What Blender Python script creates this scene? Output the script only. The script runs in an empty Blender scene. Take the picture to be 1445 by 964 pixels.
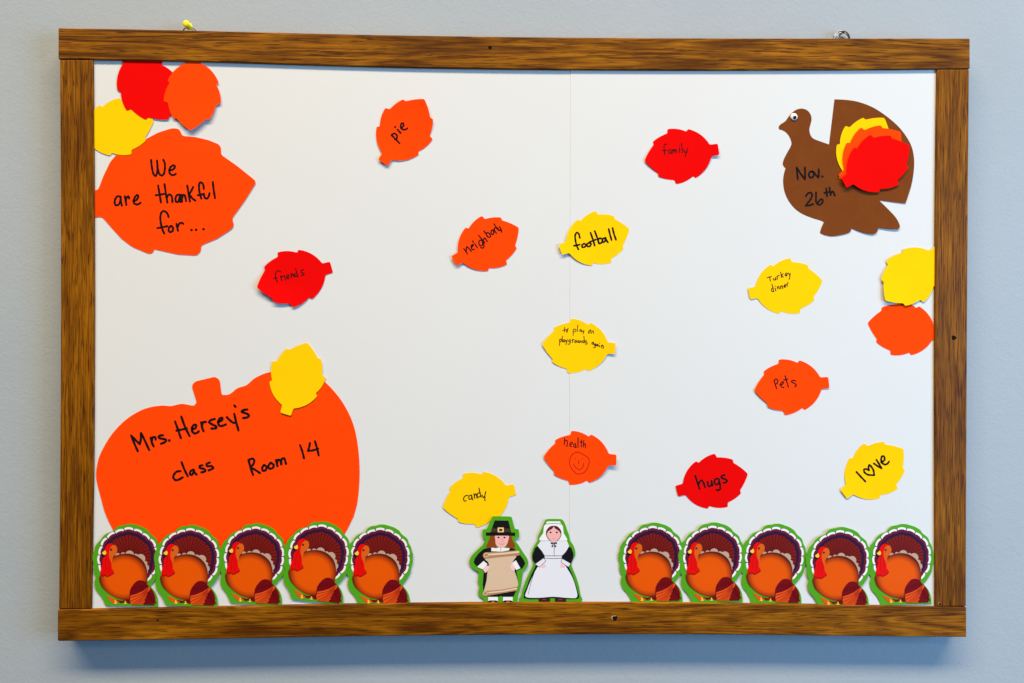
import bpy, math, random
from mathutils import Vector, Matrix
from mathutils.geometry import delaunay_2d_cdt
random.seed(7)
scene = bpy.context.scene
C = scene.collection

# ------------------------------------------------------------------ camera
# world: x along the wall, z up, -y towards the viewer; y = 0 is the front face of the wooden frame
F_PX, IMG_W, IMG_H = 1150.0, 1445.0, 964.0
CAM = Vector((-0.0323, -1.0913, -0.0013))
YAW, PITCH, ROLL = 0.0216, -0.0048, 0.0035
FW = Vector((math.sin(YAW)*math.cos(PITCH), math.cos(YAW)*math.cos(PITCH), math.sin(PITCH)))
R0 = Vector((math.cos(YAW), -math.sin(YAW), 0)); U0 = R0.cross(FW)
RT = (R0*math.cos(ROLL) + U0*math.sin(ROLL)).normalized(); UP = RT.cross(FW).normalized()
cam_data = bpy.data.cameras.new('camera')
cam_data.sensor_width = 36.0; cam_data.lens = F_PX/IMG_W*36.0
cam_data.clip_start = 0.01; cam_data.clip_end = 50
cam = bpy.data.objects.new('camera', cam_data); C.objects.link(cam)
M4 = Matrix((RT, UP, -FW)).transposed().to_4x4(); M4.translation = CAM
cam.matrix_world = M4
scene.camera = cam

# ------------------------------------------------------------------ light
world = bpy.data.worlds.new('World'); scene.world = world; world.use_nodes = True
bg = world.node_tree.nodes['Background']
bg.inputs[0].default_value = (0.55, 0.72, 1.0, 1); bg.inputs[1].default_value = 0.10

def area(name, loc, target, sx, sy, power, col):
    d = bpy.data.lights.new(name, 'AREA'); d.shape = 'RECTANGLE'; d.size = sx; d.size_y = sy
    d.energy = power; d.color = col
    o = bpy.data.objects.new(name, d); C.objects.link(o); o.location = loc
    o.rotation_euler = (Vector(target)-Vector(loc)).to_track_quat('-Z', 'Y').to_euler()
    return o
# a row of warm ceiling fixtures parallel to the wall, and a cool window down the room to the right
area('ceiling_light_row', (-0.4, -3.2, 5.4), (-0.4, 0.03, -0.6), 8.8, 1.0, 905, (1.0, 0.805, 0.53))
area('added_fill_light', (-0.2, -7.0, 4.2), (0, 0, 0), 8.0, 1.0, 60, (1.0, 0.90, 0.74))  # added fill lamp, lightens the bluish shadow strip below the top rail
area('window_light', (2.75, -1.75, 0.0), (0.2, 0, -0.1), 1.5, 1.5, 94, (0.31, 0.62, 1.0))

vs = scene.view_settings
vs.view_transform = 'Standard'; vs.look = 'None'; vs.gamma = 1; vs.use_curve_mapping = False
vs.exposure = 0.0

# ------------------------------------------------------------------ helpers
T_WALL, P_BOARD = 0.033, 0.0040        # wall surface, board surface (behind the frame's front face)
K = 1.0913/F_PX                        # metres per photo pixel at the frame

def w(px, py, y):
    d = FW + RT*((px-IMG_W/2)/F_PX) - UP*((py-IMG_H/2)/F_PX)
    t = (y-CAM.y)/d.y
    return CAM + d*t

def sp(pts, closed=False, n=6):
    """Catmull-Rom through the points"""
    if len(pts) < 3: return [tuple(p) for p in pts]
    out = []; m = len(pts); rng = range(m if closed else m-1)
    for i in rng:
        if closed: p0, p1, p2, p3 = pts[i-1], pts[i], pts[(i+1) % m], pts[(i+2) % m]
        else: p0, p1, p2, p3 = pts[max(i-1, 0)], pts[i], pts[i+1], pts[min(i+2, m-1)]
        for k in range(n):
            t = k/n
            out.append(tuple(0.5*((2*p1[a]) + (-p0[a]+p2[a])*t + (2*p0[a]-5*p1[a]+4*p2[a]-p3[a])*t*t
                       + (-p0[a]+3*p1[a]-3*p2[a]+p3[a])*t**3) for a in (0, 1)))
    if not closed: out.append(tuple(pts[-1]))
    return out

def rnd(pts, r, n=4):
    """round every corner of a polygon by cutting it at distance r"""
    out = []; m = len(pts)
    for i in range(m):
        a, b, c = Vector(pts[i-1][:2]), Vector(pts[i][:2]), Vector(pts[(i+1) % m][:2])
        la, lc = (a-b).length, (c-b).length
        if la < 1e-6 or lc < 1e-6: continue
        if la > 1e-6 and lc > 1e-6 and (b-a).angle(c-b, 0) < 0.22: out.append(tuple(b)); continue
        k = min(r, la*0.45, lc*0.45)
        s, e = b+(a-b)/la*k, b+(c-b)/lc*k
        for j in range(n+1):
            t = j/n; out.append(tuple(s*(1-t)**2 + b*2*t*(1-t) + e*t*t))
    return out

def clip(poly, x0, y0, x1, y1):
    def cut(ps, ins, inter):
        o = []
        for i in range(len(ps)):
            a, b = ps[i-1], ps[i]
            if ins(b):
                if not ins(a): o.append(inter(a, b))
                o.append(b)
            elif ins(a): o.append(inter(a, b))
        return o
    def ix(x): return lambda a, b: (x, a[1]+(b[1]-a[1])*(x-a[0])/(b[0]-a[0]))
    def iy(y): return lambda a, b: (a[0]+(b[0]-a[0])*(y-a[1])/(b[1]-a[1]), y)
    poly = cut(poly, lambda p: p[0] >= x0, ix(x0)); poly = cut(poly, lambda p: p[0] <= x1, ix(x1))
    poly = cut(poly, lambda p: p[1] >= y0, iy(y0)); poly = cut(poly, lambda p: p[1] <= y1, iy(y1))
    return poly

def crop(ox, oy, s): return lambda pts: [(ox+p[0]/s, oy+p[1]/s) for p in pts]

def inside(p, poly):
    r = False; j = len(poly)-1
    for i in range(len(poly)):
        a, b = poly[i], poly[j]
        if (a[1] > p[1]) != (b[1] > p[1]) and p[0] < (b[0]-a[0])*(p[1]-a[1])/(b[1]-a[1])+a[0]: r = not r
        j = i
    return r

def cdt(outline, grid=None):
    vs2 = [Vector(p) for p in outline]; n = len(vs2)
    if grid:
        xs = [p[0] for p in outline]; ys = [p[1] for p in outline]
        y = min(ys)+grid/2; row = 0
        while y < max(ys):
            x = min(xs)+grid/2+(row % 2)*grid/2
            while x < max(xs):
                if inside((x, y), outline): vs2.append(Vector((x, y)))
                x += grid
            y += grid*0.87; row += 1
    r = delaunay_2d_cdt(vs2, [], [list(range(n))], 1, 1e-5)
    return [tuple(v) for v in r[0]], [tuple(f) for f in r[2]]

class MB:
    """collects flat pieces of one part; to_w(p2, height) maps a 2D point to the world"""
    def __init__(s, to_w): s.v = []; s.f = []; s.m = []; s.sm = []; s.to_w = to_w
    def tri(s, v2, faces, h, mat=0, flip=False, smooth=True):
        b = len(s.v); s.v += [s.to_w(p, h) for p in v2]
        for f in faces:
            q = [s.v[b+i] for i in f]
            nrm = (q[1]-q[0]).cross(q[2]-q[0])
            front = nrm.y < 0
            idx = [b+i for i in f]
            if front == flip: idx.reverse()
            s.f.append(idx); s.m.append(mat); s.sm.append(smooth)
    def fill(s, pts, h, mat=0): 
        v2, f = cdt(pts); s.tri(v2, f, h, mat)
    def sheet(s, pts, h, th=0.0003, grid=None, mat=0):
        v2, f = cdt(pts, grid)
        s.tri(v2, f, h, mat); s.tri(v2, f, h-th, mat, flip=True)
        n = len(pts); b = len(s.v)
        for p in pts: s.v.append(s.to_w(p, h))
        for p in pts: s.v.append(s.to_w(p, h-th))
        ar = sum(pts[i-1][0]*pts[i][1]-pts[i][0]*pts[i-1][1] for i in range(n))
        for i in range(n):
            j = (i+1) % n
            q = [b+i, b+j, b+n+j, b+n+i]
            if ar < 0: q.reverse()
            s.f.append(q); s.m.append(mat); s.sm.append(False)
    def ribbon(s, pts, wd, h, mat=0, closed=False):
        """a marker stroke with round ends"""
        P = [Vector(pts[0])]
        for p in pts[1:]:
            if (Vector(p)-P[-1]).length > 1e-4: P.append(Vector(p))
        r = wd/2
        if len(P) == 1:
            c = P[0]; s.fill([(c.x+r*math.cos(a*math.pi/5), c.y+r*math.sin(a*math.pi/5)) for a in range(10)], h, mat); return
        L, Rr = [], []
        n = len(P)
        for i in range(n):
            d = (P[min(i+1, n-1)]-P[max(i-1, 0)])
            if d.length < 1e-6: d = P[min(i+1, n-1)]-P[i]
            if d.length < 1e-6: d = P[i]-P[i-1]
            d.normalize(); nn = Vector((-d.y, d.x))
            ww = r*(1+0.10*math.sin(i*1.3+P[0].x))
            L.append(P[i]+nn*ww); Rr.append(P[i]-nn*ww)
        b = len(s.v)
        s.v += [s.to_w(tuple(p), h) for p in L] + [s.to_w(tuple(p), h) for p in Rr]
        def add(idx):
            q = [s.v[i] for i in idx]
            if (q[1]-q[0]).cross(q[2]-q[0]).y > 0: idx = idx[::-1]
            s.f.append(idx); s.m.append(mat); s.sm.append(True)
        for i in range(n-1): add([b+i, b+i+1, b+n+i+1, b+n+i])
        for e, d, l, q in ((P[0], (P[0]-P[1]).normalized(), b, b+n), (P[-1], (P[-1]-P[-2]).normalized(), b+n-1, b+2*n-1)):
            nn = Vector((-d.y, d.x)); base = len(s.v); ring = []
            for k in range(0, 7):
                a = -math.pi/2+k*math.pi/6
                s.v.append(s.to_w(tuple(e+d*r*math.cos(a)+nn*r*math.sin(a)), h)); ring.append(base+k)
            add(ring)
    def build(s, name, mats, origin, parent=None):
        o = mesh_obj(name, [tuple(v-origin) for v in s.v], s.f, mats, parent, s.m, s.sm)
        if not parent: o.location = origin
        return o

def mesh_obj(name, verts, faces, mats, parent=None, mi=None, sm=None):
    me = bpy.data.meshes.new(name); me.from_pydata(verts, [], faces)
    if not isinstance(mats, (list, tuple)): mats = [mats]
    for m in mats: me.materials.append(m)
    if mi: me.polygons.foreach_set('material_index', mi)
    if sm: me.polygons.foreach_set('use_smooth', sm)
    me.update()
    o = bpy.data.objects.new(name, me); C.objects.link(o)
    if parent: o.parent = parent
    return o

def tag(o, label, cat, group=None, kind=None):
    if label: o['label'] = label
    if cat: o['category'] = cat
    if group: o['group'] = group
    if kind: o['kind'] = kind
    return o

# ------------------------------------------------------------------ materials
def lin(r, g, b):
    f = lambda c: (c/255/12.92) if c/255 <= 0.04045 else ((c/255+0.055)/1.055)**2.4
    return (f(r), f(g), f(b), 1)

def new_mat(name):
    m = bpy.data.materials.new(name); m.use_nodes = True
    nt = m.node_tree; b = nt.nodes['Principled BSDF']
    return m, nt, b
def node(nt, t, **kw):
    n = nt.nodes.new(t)
    for k, v in kw.items(): setattr(n, k, v)
    return n

def paper(name, col, rough=0.85, spec=0.05, fibre=0.06, bump=0.05):
    """coloured construction paper: faint fibre mottling and tooth"""
    m, nt, b = new_mat(name)
    tc = node(nt, 'ShaderNodeTexCoord')
    n1 = node(nt, 'ShaderNodeTexNoise'); n1.inputs['Scale'].default_value = 900; n1.inputs['Detail'].default_value = 4
    n2 = node(nt, 'ShaderNodeTexNoise'); n2.inputs['Scale'].default_value = 45; n2.inputs['Detail'].default_value = 3
    nt.links.new(tc.outputs['Object'], n1.inputs['Vector']); nt.links.new(tc.outputs['Object'], n2.inputs['Vector'])
    ad = node(nt, 'ShaderNodeMath', operation='ADD'); nt.links.new(n1.outputs[0], ad.inputs[0]); nt.links.new(n2.outputs[0], ad.inputs[1])
    mr = node(nt, 'ShaderNodeMapRange'); mr.inputs['From Min'].default_value = 0.6; mr.inputs['From Max'].default_value = 1.4
    mr.inputs['To Min'].default_value = 1-fibre; mr.inputs['To Max'].default_value = 1.0
    nt.links.new(ad.outputs[0], mr.inputs[0])
    mx = node(nt, 'ShaderNodeVectorMath', operation='SCALE'); mx.inputs[0].default_value = col[:3]
    nt.links.new(mr.outputs[0], mx.inputs['Scale']); nt.links.new(mx.outputs[0], b.inputs['Base Color'])
    b.inputs['Roughness'].default_value = rough; b.inputs['Specular IOR Level'].default_value = spec
    bp = node(nt, 'ShaderNodeBump'); bp.inputs['Strength'].default_value = bump; bp.inputs['Distance'].default_value = 0.0004
    nt.links.new(n1.outputs[0], bp.inputs['Height']); nt.links.new(bp.outputs[0], b.inputs['Normal'])
    return m

def plain(name, col, rough=0.5, spec=0.4, metal=0.0):
    m, nt, b = new_mat(name)
    tc = node(nt, 'ShaderNodeTexCoord'); n1 = node(nt, 'ShaderNodeTexNoise'); n1.inputs['Scale'].default_value = 600
    nt.links.new(tc.outputs['Object'], n1.inputs['Vector'])
    mr = node(nt, 'ShaderNodeMapRange'); mr.inputs['To Min'].default_value = 0.93; mr.inputs['To Max'].default_value = 1.05
    nt.links.new(n1.outputs[0], mr.inputs[0])
    mx = node(nt, 'ShaderNodeVectorMath', operation='SCALE'); mx.inputs[0].default_value = col[:3]
    nt.links.new(mr.outputs[0], mx.inputs['Scale']); nt.links.new(mx.outputs[0], b.inputs['Base Color'])
    b.inputs['Roughness'].default_value = rough; b.inputs['Specular IOR Level'].default_value = spec; b.inputs['Metallic'].default_value = metal
    return m

ORANGE = paper('orange_paper', (1.0, 0.060, 0.001, 1))
YELLOW = paper('yellow_paper', (0.96, 0.585, 0.001, 1))
RED = paper('red_paper', (0.78, 0.001, 0.001, 1))
BROWN = paper('brown_paper', (0.195, 0.052, 0.010, 1), fibre=0.22)
WHITE = paper('white_posterboard', (0.675, 0.695, 0.72, 1), rough=0.6, spec=0.1, fibre=0.012, bump=0.015)
INK = plain('black_marker_ink', (0.010, 0.005, 0.006, 1), 0.6, 0.06)
INK_THIN = plain('thin_pen_ink', (0.05, 0.008, 0.012, 1), 0.7, 0.06)
INK_RED = plain('ink_on_orange', (0.42, 0.006, 0.004, 1), 0.7, 0.06)

def wood(name, axis, seed):
    """stained oak: long cathedral figure, short dark pores, blotchy stain, satin varnish; axis = grain direction"""
    m, nt, b = new_mat(name); L = nt.links.new
    tc = node(nt, 'ShaderNodeTexCoord')
    def mapped(along, across, off=0.0):
        mp = node(nt, 'ShaderNodeMapping')
        sc = [across, across, across]; sc[axis] = along
        mp.inputs['Scale'].default_value = sc; mp.inputs['Location'].default_value = (seed*3.1+off, seed*1.7+off, seed*2.3-off)
        L(tc.outputs['Object'], mp.inputs['Vector']); return mp
    def noise(mp, scale, detail=4, rough=0.6, dist=0.0):
        n = node(nt, 'ShaderNodeTexNoise'); n.inputs['Scale'].default_value = scale; n.inputs['Detail'].default_value = detail
        n.inputs['Roughness'].default_value = rough; n.inputs['Distortion'].default_value = dist
        L(mp.outputs[0], n.inputs['Vector']); return n
    fig = noise(mapped(3.2, 38), 1.0, 2, 0.45, 0.7)                 # broad figure
    rings = node(nt, 'ShaderNodeMath', operation='MULTIPLY'); rings.inputs[1].default_value = 6.0; L(fig.outputs[0], rings.inputs[0])
    fr = node(nt, 'ShaderNodeMath', operation='PINGPONG'); fr.inputs[1].default_value = 0.5; L(rings.outputs[0], fr.inputs[0])
    fib = noise(mapped(14, 520, 5), 1.0, 5, 0.7)               # fibres
    pore = noise(mapped(34, 760, 9), 1.0, 1, 0.5)               # short open pores
    blot = noise(mapped(6, 14, 13), 1.0, 3, 0.5)
    pr = node(nt, 'ShaderNodeValToRGB'); pr.color_ramp.elements[0].position = 0.57; pr.color_ramp.elements[1].position = 0.65
    L(pore.outputs[0], pr.inputs[0])
    # tone = .45*rings + .4*fibres + .3*blotch
    def mul(x, k):
        n = node(nt, 'ShaderNodeMath', operation='MULTIPLY'); n.inputs[1].default_value = k; L(x, n.inputs[0]); return n.outputs[0]
    def add(x, y):
        n = node(nt, 'ShaderNodeMath', operation='ADD'); L(x, n.inputs[0]); L(y, n.inputs[1]); return n.outputs[0]
    kf, ki, kb = (0.40, 0.70, 0.40) if axis == 0 else (0.20, 0.84, 0.36)
    tone = add(add(mul(fr.outputs[0], kf), mul(fib.outputs[0], ki)), mul(blot.outputs[0], kb))
    cr = node(nt, 'ShaderNodeValToRGB'); e = cr.color_ramp.elements
    e[0].position = 0.49; e[0].color = (0.075, 0.020, 0.0006, 1)
    e[1].position = 0.98; e[1].color = (0.46, 0.185, 0.007, 1)
    k = e.new(0.65); k.color = (0.185, 0.062, 0.0012, 1)
    k = e.new(0.79); k.color = (0.31, 0.113, 0.0026, 1)
    L(tone, cr.inputs[0])
    mx = node(nt, 'ShaderNodeMix', data_type='RGBA'); mx.inputs[7].default_value = (0.058, 0.015, 0.001, 1)
    L(mul(pr.outputs[0], 0.9), mx.inputs[0]); L(cr.outputs[0], mx.inputs[6])
    L(mx.outputs[2], b.inputs['Base Color'])
    b.inputs['Roughness'].default_value = 0.5; b.inputs['Specular IOR Level'].default_value = 0.11
    bp = node(nt, 'ShaderNodeBump'); bp.inputs['Strength'].default_value = 0.12; bp.inputs['Distance'].default_value = 0.0005; bp.invert = True
    L(pr.outputs[0], bp.inputs['Height']); L(bp.outputs[0], b.inputs['Normal'])
    return m

# ------------------------------------------------------------------ wall
def wall_mat():
    m, nt, b = new_mat('painted_wall'); L = nt.links.new
    tc = node(nt, 'ShaderNodeTexCoord')
    n1 = node(nt, 'ShaderNodeTexNoise'); n1.inputs['Scale'].default_value = 260; n1.inputs['Detail'].default_value = 5
    n2 = node(nt, 'ShaderNodeTexNoise'); n2.inputs['Scale'].default_value = 4; n2.inputs['Detail'].default_value = 4
    n3 = node(nt, 'ShaderNodeTexNoise'); n3.inputs['Scale'].default_value = 60; n3.inputs['Detail'].default_value = 3
    for n in (n1, n2, n3): L(tc.outputs['Object'], n.inputs['Vector'])
    cr = node(nt, 'ShaderNodeValToRGB'); e = cr.color_ramp.elements
    e[0].position = 0.3; e[0].color = (0.346, 0.398, 0.452, 1); e[1].position = 0.7; e[1].color = (0.375, 0.426, 0.482, 1)
    L(n2.outputs[0], cr.inputs[0]); L(cr.outputs[0], b.inputs['Base Color'])
    b.inputs['Roughness'].default_value = 0.6; b.inputs['Specular IOR Level'].default_value = 0.15
    ad = node(nt, 'ShaderNodeMath', operation='ADD'); L(n1.outputs[0], ad.inputs[0]); L(n3.outputs[0], ad.inputs[1])
    bp = node(nt, 'ShaderNodeBump'); bp.inputs['Strength'].default_value = 0.24; bp.inputs['Distance'].default_value = 0.0012
    L(ad.outputs[0], bp.inputs['Height']); L(bp.outputs[0], b.inputs['Normal'])
    return m
X, Z0, Z1, Y0, Y1 = 2.6, -1.5, 1.6, T_WALL, T_WALL+0.12
wall = mesh_obj('wall', [(-X, Y0, Z0), (X, Y0, Z0), (X, Y0, Z1), (-X, Y0, Z1), (-X, Y1, Z0), (X, Y1, Z0), (X, Y1, Z1), (-X, Y1, Z1)],
                [(0, 1, 2, 3), (5, 4, 7, 6), (1, 5, 6, 2), (4, 0, 3, 7), (3, 2, 6, 7), (4, 5, 1, 0)], wall_mat())
tag(wall, None, None, kind='structure')

# ------------------------------------------------------------------ framed board
board = bpy.data.objects.new('bulletin_board', None); C.objects.link(board)
BO = w(722, 902, 0.0); BO.y = T_WALL; board.location = BO
tag(board, 'white bulletin board in a stained oak frame hung on the pale wall', 'bulletin board')

def interp(pts, t):
    for (t0, v0), (t1, v1) in zip(pts, pts[1:]):
        if t <= t1: return v0+(v1-v0)*(t-t0)/(t1-t0)
    return pts[-1][1]
def smooth_curve(pts, t):
    # average of interpolations for a gentle bow
    s = (pts[-1][0]-pts[0][0])/14
    return sum(interp(pts, min(max(t+k*s, pts[0][0]), pts[-1][0])) for k in (-1, -.5, 0, .5, 1))/5 if pts[0][0]+s < t < pts[-1][0]-s else interp(pts, t)

def bar(name, horizontal, lo, hi, a, b, yf, mat, n=28):
    """a wooden member lofted along its length between two edge curves (photo pixels at its front face)"""
    ring = []
    for i in range(n+1):
        t = i/n; c = lo+(hi-lo)*t
        if horizontal: p, q = w(c, smooth_curve(a, c), yf), w(c, smooth_curve(b, c), yf)
        else: p, q = w(smooth_curve(a, c), c, yf), w(smooth_curve(b, c), c, yf)
        ring.append((Vector((p.x, yf, p.z)), Vector((q.x, yf, q.z)), Vector((q.x, T_WALL, q.z)), Vector((p.x, T_WALL, p.z))))
    org = (ring[n//2][0]+ring[n//2][1])/2; org.y = T_WALL
    v = [tuple(x-org) for r in ring for x in r]; f = []
    for i in range(n):
        for k in range(4):
            q = [i*4+k, i*4+(k+1) % 4, i*4+4+(k+1) % 4, i*4+4+k]
            f.append(q if not horizontal else q)
    f.append([0, 1, 2, 3]); f.append([n*4+3, n*4+2, n*4+1, n*4])
    o = mesh_obj(name, v, f, mat, board)
    import bmesh
    bm = bmesh.new(); bm.from_mesh(o.data); bmesh.ops.recalc_face_normals(bm, faces=bm.faces); bm.to_mesh(o.data); bm.free()
    o.location = org-BO
    bv = o.modifiers.new('edge', 'BEVEL'); bv.width = 0.0016; bv.segments = 3; bv.limit_method = 'ANGLE'; bv.angle_limit = 0.6
    for p in o.data.polygons: p.use_smooth = True
    o.data.set_sharp_from_angle(angle=0.5)
    return o
TOP_A = [(82, 39.3), (250, 42), (400, 46), (500, 48.6), (650, 51), (800, 52.9), (1000, 53.9), (1245, 54), (1369, 54)]
TOP_B = [(82, 83.6), (260, 85.8), (400, 90.5), (500, 93.8), (650, 97), (800, 98.6), (1000, 99.3), (1245, 98.5), (1369, 97)]
BOT_A = [(81, 860.6), (260, 857.4), (420, 853.8), (600, 850.9), (800, 850), (1000, 850.6), (1245, 854.8), (1364, 857)]
BOT_B = [(81, 905), (260, 903), (420, 899.5), (600, 897), (800, 895.6), (1000, 895.4), (1245, 898.4), (1364, 899.4)]
LEF_A = [(80, 84), (250, 85.3), (450, 85.6), (650, 84.6), (864, 82.6)]
LEF_B = [(80, 131), (250, 132.4), (450, 133), (650, 132), (864, 128.6)]
RIG_A = [(92, 1322.6), (250, 1320.5), (450, 1319.2), (650, 1319.2), (864, 1319.8)]
RIG_B = [(92, 1368), (250, 1366.6), (450, 1365.2), (650, 1364.2), (864, 1363.4)]
bar('rail', True, 82, 1369, TOP_A, TOP_B, 0.0, wood('oak_top', 0, 1))
bar('rail', True, 81, 1364, BOT_A, BOT_B, 0.0, wood('oak_bottom', 0, 2.37))
def stile_y(lo, hi): return lo, hi
# stiles butt between the rails, their faces a hair behind
bar('stile', False, interp(TOP_B, 108)+0.5, interp(BOT_A, 106)-0.5, LEF_A, LEF_B, 0.0006, wood('oak_left', 2, 3.9))
bar('stile', False, interp(TOP_B, 1345)+0.5, interp(BOT_A, 1342)-0.5, RIG_A, RIG_B, 0.0006, wood('oak_right', 2, 5.2))

# two white poster sheets meet in a seam
def sheet_panel(x0, x1, y):
    q = [w(x0, 80, y), w(x1, 80, y), w(x1-2, 875, y), w(x0-2 if x0 > 200 else x0, 875, y)]
    org = (q[0]+q[2])/2
    v = [tuple(p-org) for p in q] + [tuple(p-org+Vector((0, 0.002, 0))) for p in q]
    o = mesh_obj('poster_sheet', v, [(3, 2, 1, 0), (4, 5, 6, 7), (0, 1, 5, 4), (1, 2, 6, 5), (2, 3, 7, 6), (3, 0, 4, 7)], WHITE, board)
    import bmesh
    bm = bmesh.new(); bm.from_mesh(o.data); bmesh.ops.recalc_face_normals(bm, faces=bm.faces); bm.to_mesh(o.data); bm.free()
    o.location = org-BO
    bv = o.modifiers.new('edge', 'BEVEL'); bv.width = 0.0002; bv.segments = 1
    return o
sheet_panel(120, 806.5, P_BOARD); sheet_panel(805.0, 1332, P_BOARD-0.00035)
q = [w(115, 75, P_BOARD+0.003), w(1335, 75, P_BOARD+0.003), w(1335, 880, P_BOARD+0.003), w(115, 880, P_BOARD+0.003)]
org = (q[0]+q[2])/2
o = mesh_obj('backing_panel', [tuple(p-org) for p in q]+[tuple(p-org+Vector((0, 0.006, 0))) for p in q],
             [(0, 3, 2, 1), (4, 5, 6, 7), (0, 1, 5, 4), (1, 2, 6, 5), (2, 3, 7, 6), (3, 0, 4, 7)], paper('cork_backing', (0.55, 0.50, 0.42, 1)), board)
o.location = org-BO

# nail holes: a dark disc, the pit's shade put in its colour, with a chipped pale rim
HOLE = plain('nail_hole_shade', (0.008, 0.004, 0.002, 1), 0.9, 0.1); CHIP = plain('chipped_wood', (0.52, 0.33, 0.13, 1), 0.7, 0.2)
def nail_hole(px, py, r, y=0.0, rim=True):
    c = w(px, py, y); v = []; f = []; mi = []
    n = 20
    for k in range(n):
        a = 2*math.pi*k/n; j = 1+0.12*math.sin(3*a+px)
        for rr, dy in ((r*1.35*j, -0.00005), (r, -0.00012), (r*0.55, -0.00006)):
            v.append((rr*K*math.cos(a), dy, rr*K*math.sin(a)))
    for k in range(n):
        m = (k+1) % n
        side = math.sin(2*math.pi*k/n+2.3)
        f.append((k*3, k*3+1, m*3+1, m*3)); mi.append(1 if side < 0.1 and rim else 0)
        f.append((k*3+1, k*3+2, m*3+2, m*3+1)); mi.append(0)
    f.append([k*3+2 for k in range(n)]); mi.append(0)
    o = mesh_obj('nail_hole', v, f, [HOLE, CHIP], board, mi); o.location = c-BO
nail_hole(867, 872.3, 3.0); nail_hole(691.5, 67.3, 2.0, rim=False); nail_hole(1346, 476.8, 2.5, 0.0006, rim=False)
nail_hole(222.5, 875.5, 1.2, rim=False); nail_hole(1326, 852, 1.4, 0.0006)

# ------------------------------------------------------------------ hanging hardware
STEEL = plain('bright_steel', (0.34, 0.34, 0.35, 1), 0.26, 0.5, 1.0); BRASS = plain('dull_brass', (0.20, 0.135, 0.06, 1), 0.4, 0.5, 1.0)
PINM = plain('yellow_plastic', (0.92, 0.80, 0.01, 1), 0.3, 0.5)
def torus(name, c, R, r, mat, parent, org, tilt=0.0):
    v = []; f = []; n, m = 28, 8
    for i in range(n):
        a = 2*math.pi*i/n
        for j in range(m):
            b = 2*math.pi*j/m
            p = Vector(((R+r*math.cos(b))*math.cos(a), r*math.sin(b), (R+r*math.cos(b))*math.sin(a)))
            p.rotate(Matrix.Rotation(tilt, 3, 'X')); v.append(tuple(p))
    for i in range(n):
        for j in range(m):
            f.append((i*m+j, ((i+1) % n)*m+j, ((i+1) % n)*m+(j+1) % m, i*m+(j+1) % m))
    o = mesh_obj(name, v, f, mat, parent, None, [True]*len(f)); o.location = c-org; return o
def lathe(prof, n=24):
    v = []; f = []
    for y, r in prof:
        for k in range(n):
            a = 2*math.pi*k/n; v.append((r*math.cos(a), y, r*math.sin(a)))
    for i in range(len(prof)-1):
        for k in range(n):
            f.append((i*n+k, i*n+n+k, i*n+n+(k+1) % n, i*n+(k+1) % n))
    f.append(list(range(n))); f.append([(len(prof)-1)*n+k for k in range(n)][::-1])
    return v, f
ring_l = torus('hanging_ring', w(267.5, 48, 0.027), 0.0093, 0.0009, BRASS, board, BO, 0.15)
ring_r = torus('hanging_ring', w(1187.5, 55.5, 0.026), 0.0112, 0.0010, STEEL, board, BO, 0.12)
torus('hanging_ring', w(1188.5, 55.5, 0.0285), 0.0095, 0.0009, STEEL, board, BO, -0.1)
# push pin driven into the wall through the left ring
v, f = lathe([(-0.0005, 0.0030), (0.0, 0.0041), (0.0012, 0.0044), (0.0024, 0.0041), (0.0034, 0.0029), (0.0062, 0.0025), (0.0096, 0.0028),
              (0.0112, 0.0040), (0.0122, 0.0047), (0.0136, 0.0045), (0.0142, 0.0036)])
pin = bpy.data.objects.new('push_pin', None); C.objects.link(pin)
PO = w(262.2, 33.0, 0.008)
pin.location = (PO.x+0.0006, T_WALL, PO.z-0.0008)
tag(pin, 'yellow plastic push pin in the wall above the frame, holding its hanging ring', 'push pin')
h = mesh_obj('pin_head', v, f, PINM, pin, None, [True]*len(f)); h.location = PO-pin.location; h.rotation_euler = (0.06, 0, 0.03)
v, f = lathe([(0.0, 0.0006), (0.012, 0.0006), (0.0135, 0.0001)], 10)
s = mesh_obj('pin_point', v, f, STEEL, pin); s.location = PO-pin.location+Vector((0, 0.014, 0))
# nail carrying the right ring
v, f = lathe([(-0.0008, 0.0012), (0.0, 0.0019), (0.0010, 0.0020), (0.0014, 0.0010), (0.016, 0.0009), (0.026, 0.0007)], 14)
NO = w(1190.6, 44.5, 0.0195)
nail = mesh_obj('nail', v, f, plain('dark_steel', (0.10, 0.10, 0.12, 1), 0.25, 0.5, 1.0), None, None, [True]*len(f)); nail.location = NO
tag(nail, 'small dark nail in the wall inside the steel hanging ring', 'nail')

# ------------------------------------------------------------------ paper cut-outs
# the die-cut leaf: tip at u = 0, stem end at u = 1, half outline (u, v, kind); units of its length
def half_leaf():
    def arc(a, b, bulge, n=5):
        A, B = Vector(a), Vector(b); d = B-A; nrm = Vector((-d.y, d.x)).normalized()
        return [tuple(A+d*(i/n)+nrm*bulge*4*(i/n)*(1-i/n)) for i in range(n)]
    k = 1/923
    s = lambda u, v: (u*k, v*k)
    pts = arc(s(0, 0), s(147, 180), 9*k, 4)
    pts += [s(147, 180)] + arc(s(139, 216), s(333, 292), 11*k)
    pts += [s(333, 292)] + arc(s(341, 344), s(570, 278), 19*k)
    pts += [s(570, 278)] + arc(s(592, 309), s(826, 72), 36*k, 7)
    pts += [s(826, 72), s(921, 69)]
    return pts
HALF = half_leaf()
LEAF = [p for p in HALF] + [(p[0], -p[1]) for p in reversed(HALF[1:])]

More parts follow.
